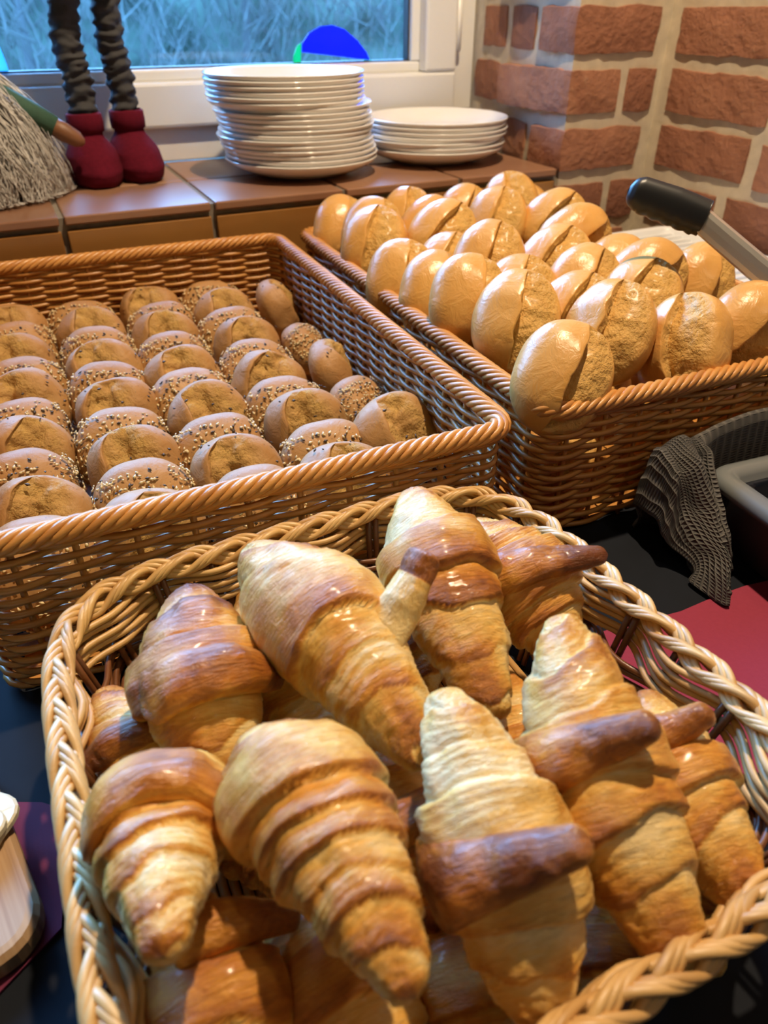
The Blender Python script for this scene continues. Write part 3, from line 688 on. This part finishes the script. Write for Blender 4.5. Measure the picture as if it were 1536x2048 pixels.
# pixel of each roll's upper edge, front to back, per file; the height of the upper edges is about 0.115
def b1px(pts): return [at(x, y, .112) for x, y in pts]
FILE_PX = [
 ('A', [(75, 1005, 'G'), (100, 935, 'S'), (75, 872, 'G'), (62, 824, 'S'), (60, 791, 'G'), (50, 748, 'S'), (55, 722, 'G'), (45, 668, 'S'), (48, 643, 'G'), (40, 620, 'S')]),
 ('B', [(315, 972, 'S'), (300, 905, 'G'), (275, 853, 'S'), (248, 815, 'G'), (232, 762, 'S'), (215, 724, 'G'), (198, 690, 'S'), (190, 656, 'G'), (188, 624, 'S'), (165, 611, 'G')]),
 ('C', [(500, 902, 'G'), (484, 856, 'S'), (432, 823, 'G'), (402, 757, 'S'), (372, 732, 'G'), (365, 714, 'S'), (340, 660, 'G'), (330, 620, 'S'), (312, 605, 'G'), (305, 582, 'S')]),
 ('D', [(680, 873, 'S'), (652, 828, 'G'), (590, 766, 'S'), (545, 768, 'G'), (522, 708, 'S'), (508, 687, 'G'), (476, 638, 'S'), (458, 617, 'G'), (458, 586, 'S'), (434, 563, 'G')]),
]
XF = {'A': -.052, 'B': .040, 'C': .134, 'D': .226}
FN = {'A': 'row along the left wall', 'B': 'second row from the left wall', 'C': 'third row from the left wall', 'D': 'fourth row from the left wall'}
for fn, pts in FILE_PX:
    ys = [at(x, y, .112)[1] for x, y, kd in pts]; ys = np.clip(ys, .52, 1.12)
    # keep neighbours at least a roll thickness apart
    order = np.argsort(ys); ys = ys[order]; kinds = [pts[j][2] for j in order]; xs = [at(pts[j][0], pts[j][1], .112)[0] for j in order]
    lo = np.linspace(.530, 1.095, len(ys)); ys = .25 * ys + .75 * lo
    for j, (y, kd, xx) in enumerate(zip(ys, kinds, xs)):
        x = XF[fn] + .25 * (xx - XF[fn] - 0) + .006 * random.uniform(-1, 1)
        x = min(max(x, XF[fn] - .006), XF[fn] + .006) + .02 * (y - .8)
        lean = math.radians(66 + random.uniform(-6, 6)) if kd == 'S' else math.radians(52 + random.uniform(-6, 6))
        zc = .070 if kd == 'S' else .064
        rot = Euler((lean, random.uniform(-.10, .10), random.uniform(-.13, .13)))
        if kd == 'S': rot = (rot.to_matrix() @ Matrix.Rotation(math.radians(90 + random.uniform(-25, 25)), 3, 'Z')).to_euler()
        txt = ('brown roll with a split crust' if kd == 'S' else 'brown roll coated with seeds') + ', ' + ORD[j] + ' in the ' + FN[fn]
        brown_roll(kd, (x, y, zc), rot, txt)
RX = lambda lean, roll, yaw: (Matrix.Rotation(yaw, 3, 'Z') @ Matrix.Rotation(lean, 3, 'X') @ Matrix.Rotation(math.pi / 2 + roll, 3, 'Z')).to_euler()
RIGHT = [((.301, .600, .072), 'S', RX(1.0, .1, .35), 1.08, 'large split brown roll at the front end of the row along the right wall'),
 ((.307, .706, .060), 'G', (.75, .1, .5), .85, 'small seeded brown roll turned sideways along the right wall'),
 ((.303, .790, .070), 'S', RX(1.2, .0, 1.2), .95, 'smooth brown roll standing on end along the right wall'),
 ((.310, .900, .060), 'G', (.8, .3, .9), .85, 'rounded seeded roll end between two smooth rolls along the right wall'),
 ((.312, 1.03, .074), 'S', RX(1.25, .0, 1.3), 1.0, 'smooth brown roll on end in the back right corner of its basket')]
for p, kd, rot, sc, txt in RIGHT: brown_roll(kd, p, rot, txt, sc)

# ------------------------------------------------------------------ things on the sill
prof = [(0, .003), (.045, .003), (.052, 0), (.078, 0), (.083, .003), (.100, .0075), (.120, .0155), (.132, .0225), (.1362, .0265), (.1370, .0285), (.1360, .0298), (.1335, .0290), (.118, .0195), (.100, .0118), (.085, .0068), (.06, .0060), (0, .0060)]
PLM = lathe('plate', prof, 64); PLM.materials.append(M['china'])
dx = 0; n1 = 18
for i in range(n1):
    sh = [(.010, -.002), (.012, .0), (.010, .001), (.006, 0), (.004, .0), (.0, .0), (.004, .001), (.006, 0), (.003, .0), (.002, 0), (-.002, 0), (.002, .002), (-.010, 0), (-.012, 0), (-.011, .001), (-.012, 0), (-.013, 0), (-.012, 0)][i]
    o = link('dinner_plate', PLM, None, None, (.478 + sh[0], 1.372 + sh[1], SZ + .0003 + i * .0077), (0, 0, i))
    nm = n1 - 1 - i
    tag(o, ('topmost' if nm == 0 else 'bottom' if i == 0 else ORD[nm] if nm < 11 else ORD[i] + ' from the bottom') + (' plate' if (nm == 0 or i == 0 or nm >= 11) else ' plate from the top') + ' of the tall white plate stack', 'plate', 'plates in the tall stack')
for i in range(7):
    sh = [(.0, 0), (.003, 0), (-.004, .002), (.005, 0), (.006, 0), (.004, .002), (.005, 0)][i]
    o = link('dinner_plate', PLM, None, None, (.768 + sh[0], 1.385 + sh[1], SZ + .0003 + i * .0079), (0, 0, i))
    nm = 6 - i
    tag(o, ('topmost plate' if nm == 0 else 'bottom plate' if i == 0 else ORD[nm] + ' plate from the top') + ' of the low white plate stack', 'plate', 'plates in the low stack')
# standing gnome: boots, ruched legs, coat above
gn = tag(empty('standing_gnome', (.172, 1.445, SZ)), 'gnome figure with maroon felt boots and ruched charcoal legs beside the plates', 'figurine')
def boot(x, y, rz, nm='boot'):
    zs = np.linspace(0, 1, 26); th = np.linspace(0, 2 * np.pi, 40, endpoint=False); Z, TH = np.meshgrid(zs, th, indexing='ij')
    w = np.interp(Z, [0, .05, .2, .4, .58, .66, .70, .78, .96, 1], [.036, .042, .0455, .043, .033, .0255, .0245, .0265, .028, .0235])
    fr = np.interp(Z, [0, .2, .55, .7, 1], [.034, .034, .012, 0, 0])
    X = w * np.cos(TH); Y = (w * 1.0 + np.where(np.sin(TH) < 0, fr, 0)) * np.sin(TH)
    V = np.stack([X, Y, Z * .105], 2); V += .0012 * fbm(V * 60, 3, 2)[..., None]
    o = link('boot', mesh('boot', V.reshape(-1, 3), grid_faces(26, 40, False, True)), M['boot'], gn, (x, y, .001), (0, 0, rz))
    link('cuff', lathe('cuff', [(.0255, .076), (.0285, .078), (.0292, .09), (.0285, .103), (.0262, .105), (.0240, .102)], 32), M['boot'], o)
boot(-.036, -.008, .05); boot(.035, .010, .15)
def ruched(pts, r, seed):
    P = np.array(pts); s = np.linspace(0, 1, 130); Q = np.stack([np.interp(s, np.linspace(0, 1, len(P)), P[:, k]) for k in range(3)], 1)
    for _ in range(12): Q[1:-1] = (Q[:-2] + Q[1:-1] * 2 + Q[2:]) / 4
    v, f = tube(Q, r, 26); V = v.reshape(-1, 26, 3)
    C = V.mean(1, keepdims=True); D = V - C; a = np.arange(26) / 26 * 2 * np.pi; kk = np.arange(V.shape[0])
    wr_ = 1 + .09 * np.sin(kk[:, None] * .62 + 1.6 * np.sin(a[None] + seed) + 2 * vnoise(np.stack([kk[:, None] * .12 + 0 * a, np.cos(a)[None] + 0 * kk[:, None], np.sin(a)[None] + 0 * kk[:, None]], 2), seed)) + .17 * vnoise(np.stack([kk[:, None] * .3 + 0 * a, 2 * np.cos(a)[None] + 0 * kk[:, None], 2 * np.sin(a)[None] + 0 * kk[:, None]], 2), seed + 5)
    return mesh('leg', (C + D * wr_[..., None]).reshape(-1, 3), f)
link('leg', ruched([(-.036, -.004, .085), (-.033, 0, .15), (-.038, 0, .20), (-.030, .004, .26), (-.034, 0, .34)], .0225, 2), M['legcloth'], gn)
link('leg', ruched([(.034, .012, .085), (.036, .01, .15), (.030, .01, .20), (.033, .006, .26), (.026, .004, .34)], .0215, 9), M['legcloth'], gn)
link('coat', lathe('coat', [(0, .325), (.075, .325), (.085, .335), (.08, .40), (.062, .48), (.035, .53), (0, .54)], 36), M['fur_dark'], gn)
link('hat', lathe('hat', [(0, .535), (.055, .53), (.06, .54), (.042, .60), (.022, .68), (.006, .75), (0, .755)], 30), M['boot'], gn)
# furry gnome at the left
fg = tag(empty('furry_gnome', (-.045, 1.405, SZ)), 'gnome figure covered in long grey fur with a green sleeve and wooden hand', 'figurine')
link('body', lathe('body', [(0, .002), (.085, .002), (.105, .01), (.108, .04), (.095, .09), (.072, .14), (.045, .175), (0, .19)], 40), M['fur_dark'], fg)
strands = []
g = np.random.default_rng(12)
for i in range(2300):
    a = g.uniform(0, 2 * np.pi); z = g.uniform(.035, .185); r0 = np.interp(z, [.0, .04, .09, .14, .175, .19], [.108, .108, .095, .072, .047, .01])
    ln = g.uniform(.06, .13); m = 9; q = np.linspace(0, 1, m)
    out = np.interp(q, [0, .3, 1], [0, .018, g.uniform(.012, .042)]); zz = z + .012 * np.sin(q * 3.1) * .8 - ln * q ** 1.25; zz = np.maximum(zz, .004 + .004 * g.random())
    rr = np.maximum(np.interp(zz, [0, .04, .09, .14, .175, .2], [.112, .112, .098, .075, .05, .01]), r0 * (1 - q)) + out * .8
    lk = int(a * 9) * 7 + int(z * 40); aa = a + .30 * math.sin(lk * 12.9) * q + .10 * np.sin(q * (5 + 3 * math.sin(lk)) + lk) * q + g.normal(0, .05) * q
    strands.append((np.stack([rr * np.cos(aa), rr * np.sin(aa), zz], 1), np.linspace(.0013, .0004, m) * g.uniform(.6, 1.4)))
tag(link('fur', tubes('fur', strands, 4), M['fur'], fg), kind='stuff')
link('sleeve', tubes('sleeve', [(np.array([(.045, -.03, .150), (.095, -.035, .118), (.128, -.040, .096)]), np.array([.019, .0175, .0155]))], 18), M['green_cloth'], fg)
link('hand', tubes('hand', [(np.array([(.122, -.0395, .100), (.140, -.043, .088), (.157, -.046, .077), (.165, -.047, .072)]), np.array([.0135, .0145, .012, .006]))], 16), M['brown_wood'], fg)
link('hat', lathe('hat', [(0, .17), (.07, .165), (.078, .175), (.06, .22), (.035, .30), (.012, .38), (0, .385)], 30), M['green_cloth'], fg, (-.03, 0, 0))
# translucent shapes standing on the bead against the pane
def half_disc(name, pts, y0, y1, mat, parent=None):
    n = len(pts); V = np.vstack([[(x, y0, z) for x, z in pts], [(x, y1, z) for x, z in pts]])
    return link(name, mesh(name, V, [(i, (i + 1) % n, n + (i + 1) % n, n + i) for i in range(n)] + [tuple(range(n))[::-1], tuple(range(n, 2 * n))], False), mat, parent)
bd = tag(empty('reflection_film', (.65, 1.612, .352)), 'translucent blue half-round decoration with green ends standing in for a reflection in the pane', 'film')  # tinted film added in place of a blue reflection in the glass
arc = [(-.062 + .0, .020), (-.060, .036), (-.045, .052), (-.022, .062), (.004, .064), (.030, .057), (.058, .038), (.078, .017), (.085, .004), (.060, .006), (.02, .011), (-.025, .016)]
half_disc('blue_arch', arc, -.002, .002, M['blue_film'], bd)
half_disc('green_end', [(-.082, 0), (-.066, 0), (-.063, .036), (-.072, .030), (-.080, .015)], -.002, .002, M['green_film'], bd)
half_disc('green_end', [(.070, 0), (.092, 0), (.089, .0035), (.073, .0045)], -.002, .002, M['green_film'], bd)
a = np.linspace(0, np.pi, 26)
ice = tag(half_disc('window_ornament', [(-.04 + .085 * math.cos(t), .352 + .115 * math.sin(t)) for t in a], 1.610, 1.614, M['ice_film']), 'pale ice-blue arched ornament against the pane behind the furry gnome', 'ornament')

# ------------------------------------------------------------------ right side: tray, tongs, towel, tub, napkin
wt = tag(empty('serving_tray', (1.0, .88, 0)), 'white deep tray behind the tongs beside the white rolls', 'tray')
def tub_mesh(name, w, d, h, r, lip, wall, taper, n=120):
    def ring(off, z): P, N, _ = rrect(w, d, r, n); return np.c_[P - N * off, np.full(n, z)]
    R_ = [ring(lip * .4 + taper, .0), ring(lip, h - .014), ring(0, h - .014), ring(-.002, h - .008), ring(.002, h - .002), ring(.007, h), ring(lip + wall - .007, h), ring(lip + wall, h - .005), ring(lip + wall + taper * .9, .006)]
    V = np.vstack(R_ + [[(0, 0, .006)], [(0, 0, 0)]]); F = [tuple(q) for q in grid_faces(len(R_), n, False, True)]
    c0 = len(R_) * n; b0 = (len(R_) - 1) * n
    F += [(b0 + (i + 1) % n, b0 + i, c0) for i in range(n)][::-1] + [(i, (i + 1) % n, c0 + 1) for i in range(n)]
    V = [tuple(p) for p in V]; me = mesh(name, V, [f[::-1] for f in F]); return me
link('tray_body', tub_mesh('tray_body', .24, .40, .105, .03, .010, .006, .008), M['white_plastic'], wt)
bx_ = MB()
bxm = MB().box(-.104, .104, -.0035, .0035, .090, .0965).me('rib'); bxm.materials.append(M['white_plastic'])
link('lid', MB().box(-.104, .104, -.184, .184, .084, .092).me('lid'), M['white_plastic'], wt)
for i in range(16): link('rib', bxm, None, wt, (0, -.17 + i * .0227, 0))
# tongs
tg = tag(empty('serving_tongs', (.645, .63, .262)), 'steel serving tongs with scalloped black silicone handle lying across the white rolls', 'tongs')
tg.location = (0, 0, 0)
h0 = CAM + ray(1256, 380) * .80; h1 = CAM + ray(1410, 436) * .79; e1 = CAM + ray(1640, 640) * .755; e1 = h1 + (e1 - h1) * 1.45   # the arms lie across the basket's front rim
ax = h1 - h0; ax /= np.linalg.norm(ax); tv = CAM - h0; tv /= np.linalg.norm(tv); wv = np.cross(tv, ax); wv /= np.linalg.norm(wv)
if wv[2] < 0: wv = -wv
tvp = np.cross(ax, wv); tvp /= np.linalg.norm(tvp)
if tvp @ tv < 0: tvp = -tvp
Lh = np.linalg.norm(h1 - h0); s = np.linspace(0, 1, 60); an = np.linspace(0, 2 * np.pi, 36, endpoint=False)
top = np.interp(s, [0, .02, .06, .15, .6, 1], [.002, .009, .0145, .0185, .0200, .0185]); bot = np.interp(s, [0, .02, .06, .15, .6, 1], [.002, .009, .0140, .0175, .0190, .0195]) + np.where((s > .2) & (s < .93), .0017 * np.abs(np.sin(s * 19)), 0)
tk = np.interp(s, [0, .03, .1, 1], [.002, .008, .012, .0135])
V = (h0 + ax * 0)[None, None] + (s * Lh)[:, None, None] * ax + (np.where(np.sin(an)[None] > 0, top[:, None], bot[:, None]) * np.sign(np.sin(an)) * np.abs(np.sin(an)) ** .8)[..., None] * wv + (tk[:, None] * np.cos(an)[None])[..., None] * tvp
F = [tuple(q) for q in grid_faces(60, 36, False, True)] + [tuple(range(36))[::-1], tuple(range(59 * 36, 60 * 36))]
link('handle_grip', mesh('handle_grip', [tuple(p) for p in V.reshape(-1, 3)], F), M['black_rubber'], tg)
def arm(off, name='arm'):
    # U-shaped steel channel from the grip to the far end
    st = h1 - ax * .012 + tvp * off; en = e1 + tvp * off * 1.4; m = 18; q = np.linspace(0, 1, m)
    mid = st + (en - st) * q[:, None]; w = np.interp(q, [0, .4, 1], [.0125, .0130, .011])
    prof = [(-1, -.55), (-1, 0), (-.86, .24), (-.5, .30), (.0, .32), (.5, .30), (.86, .24), (1, 0), (1, -.55), (.93, -.55), (.9, 0), (.7, .18), (0, .22), (-.7, .18), (-.9, 0), (-.93, -.55)]
    dr = (en - st) / np.linalg.norm(en - st); wd = wv - dr * (wv @ dr); wd /= np.linalg.norm(wd); nn = np.cross(dr, wd); nn = nn if nn @ tv > 0 else -nn
    V = mid[:, None] + np.array([p[0] for p in prof])[None, :, None] * w[:, None, None] * wd + np.array([p[1] for p in prof])[None, :, None] * w[:, None, None] * nn
    F = [tuple(x) for x in grid_faces(m, len(prof), False, True)]
    return link(name, mesh(name, [tuple(p) for p in V.reshape(-1, 3)], F, False), M['steel'], tg)
arm(.003); arm(-.010)
# grey tub
gt = tag(empty('plastic_tub', (.690, .2725, .003), (0, 0, math.radians(-5))), 'blue-grey plastic tub with a thick rounded rim beside the grey towel', 'tub')
link('rim', tub_mesh('rim', .32, .25, .078, .024, .021, .002, .012), M['grey_plastic'], gt)
link('inner_shell', tub_mesh('inner_shell', .270, .200, .060, .014, .001, .002, .006), M['navy_plastic'], gt, (0, 0, .0065))
# waffle towel
nu, nv = 120, 90; u = np.linspace(0, 1, nu); v = np.linspace(0, 1, nv); U, Vv = np.meshgrid(u, v, indexing='ij')
X0 = np.where(U < .55, .492 + .052 * U / .55, .544 + .25 * (U - .55) / .45)
left = 1 - sstep(.46, .62, U)
depth_ = .013 + .098 * left * (.80 + .20 * np.sin(U * 13))
ca = np.interp(Vv, [0, .22, .34, .5, .78, 1], [.004, .095, .108, .100, .045, .004]); ya = np.interp(Vv, [0, .22, .34, .5, .78, 1], [.0, .0, .10, .34, .80, 1.12])
end = sstep(0, .12, U)
Zt = ca * (.32 + .68 * end ** .6) * (1 - .08 * np.sin(U * 9) ** 2)
Yt = .4385 - ya * depth_ - .006 * U * 0
fold = left * sstep(.3, .7, Vv)
P = np.stack([X0 + .010 * fold * np.sin(Vv * 9 + U * 9) - .016 * left * (Vv - .4), Yt - .014 * fold * np.sin(U * 24 + Vv * 4) - .006 * left * np.sin(Vv * 16 + 3 * U), Zt + .010 * left * np.sin(U * 25 + 1.5) * sstep(.2, .5, Vv) * (1 - Vv)], 2)
P += (.003 * left)[..., None] * np.stack([fbm(P * 40, 5 + q, 2) for q in range(3)], 2)
P[..., 1] = np.minimum(P[..., 1], .4405); P[..., 2] = np.maximum(P[..., 2], .003)
tw = link('waffle_towel', mesh('waffle_towel', P.reshape(-1, 3), grid_faces(nu, nv), True, np.stack([U * .62, Vv * .85], 2).reshape(-1, 2)), M['waffle'])
sm_ = tw.modifiers.new('solidify', 'SOLIDIFY'); sm_.thickness = .003
tag(tw, 'crumpled grey waffle-weave towel between the rattan basket and the grey tub', 'towel')
# napkins
def napkin(name, pts, mat, label, thick=.0012, z=.0004, layers=2):
    root = tag(empty(name, (0, 0, 0)), label, 'napkin'); n = len(pts)
    for l in range(layers):
        q = np.array(pts, float); c = q.mean(0); q = c + (q - c) * (1 - .012 * l) + np.array([.0012, -.0008]) * l; z0 = z + l * thick * 1.05
        V = np.vstack([np.c_[q, np.full(n, z0)], np.c_[q, np.full(n, z0 + thick)]])
        o = link('paper_layer', mesh('paper_layer', V, [(i, (i + 1) % n, n + (i + 1) % n, n + i) for i in range(n)] + [tuple(range(n))[::-1], tuple(range(n, 2 * n))], False), mat, root)
    return root
napkin('paper_napkin', [(.338, .155), (.553, .175), (.560, .318), (.53, .3225), (.495, .3235), (.45, .322), (.345, .335)], M['napkin'], 'bright red folded paper napkin between the willow basket and the grey tub')
napkin('paper_napkin', [(-.30, .235), (-.125, .245), (-.082, .272), (-.070, .352), (-.086, .366), (-.125, .385), (-.30, .40)], M['napkin_dots'], 'wine-red dotted paper napkin under the bamboo board')
# bamboo board and cheese
br = tag(empty('cutting_board', (-.199, .322, .0032), (0, 0, math.radians(12))), 'striped bamboo cutting board on the dotted napkin', 'cutting board')
P, N, _ = rrect(.20, .165, .026, 96)
rg = [(.003, 0), (0, .003), (0, .014), (.003, .0178), (.007, .0185)]
V = np.vstack([np.c_[P - N * a_, np.full(96, z_)] for a_, z_ in rg]); F = [tuple(q) for q in grid_faces(5, 96, False, True)] + [tuple(range(96))[::-1], tuple(range(4 * 96, 5 * 96))]
link('board_slab', mesh('board_slab', [tuple(p) for p in V], F, False), M['bamboo'], br)
def cheese(loc, rot, sz, seed, label):
    n = 40; a = np.linspace(0, 2 * np.pi, n, endpoint=False); r = sz * (1 + .25 * np.cos(2 * a) + .12 * vnoise(np.stack([np.cos(a) * 2, np.sin(a) * 2, 0 * a], 1), seed)); q = np.stack([r * np.cos(a), r * np.sin(a)], 1)
    V = np.vstack([np.c_[q * .96, np.full(n, 0)], np.c_[q, np.full(n, .001)], np.c_[q, np.full(n, .0045)], np.c_[q * .95, np.full(n, .0058)]]); V[:, 2] += .0015 * np.sin(V[:, 0] * 90)
    V[:, 2] -= V[:, 2].min()
    F = [tuple(x)[::-1] for x in grid_faces(4, n, False, True)] + [tuple(range(n))[::-1], tuple(range(3 * n, 4 * n))]
    tag(link('cheese_slice', mesh('cheese_slice', [tuple(p) for p in V], F, False), M['cheese'], None, loc, rot), label, 'cheese', 'cheese on the bamboo board')
cheese((-.128, .333, .0222), (0, 0, .9), .030, 3, 'pale cheese slice lying on the bamboo board')
cheese((-.126, .347, .0300), (.10, .06, 2.2), .023, 8, 'smaller cheese slice resting on another slice')
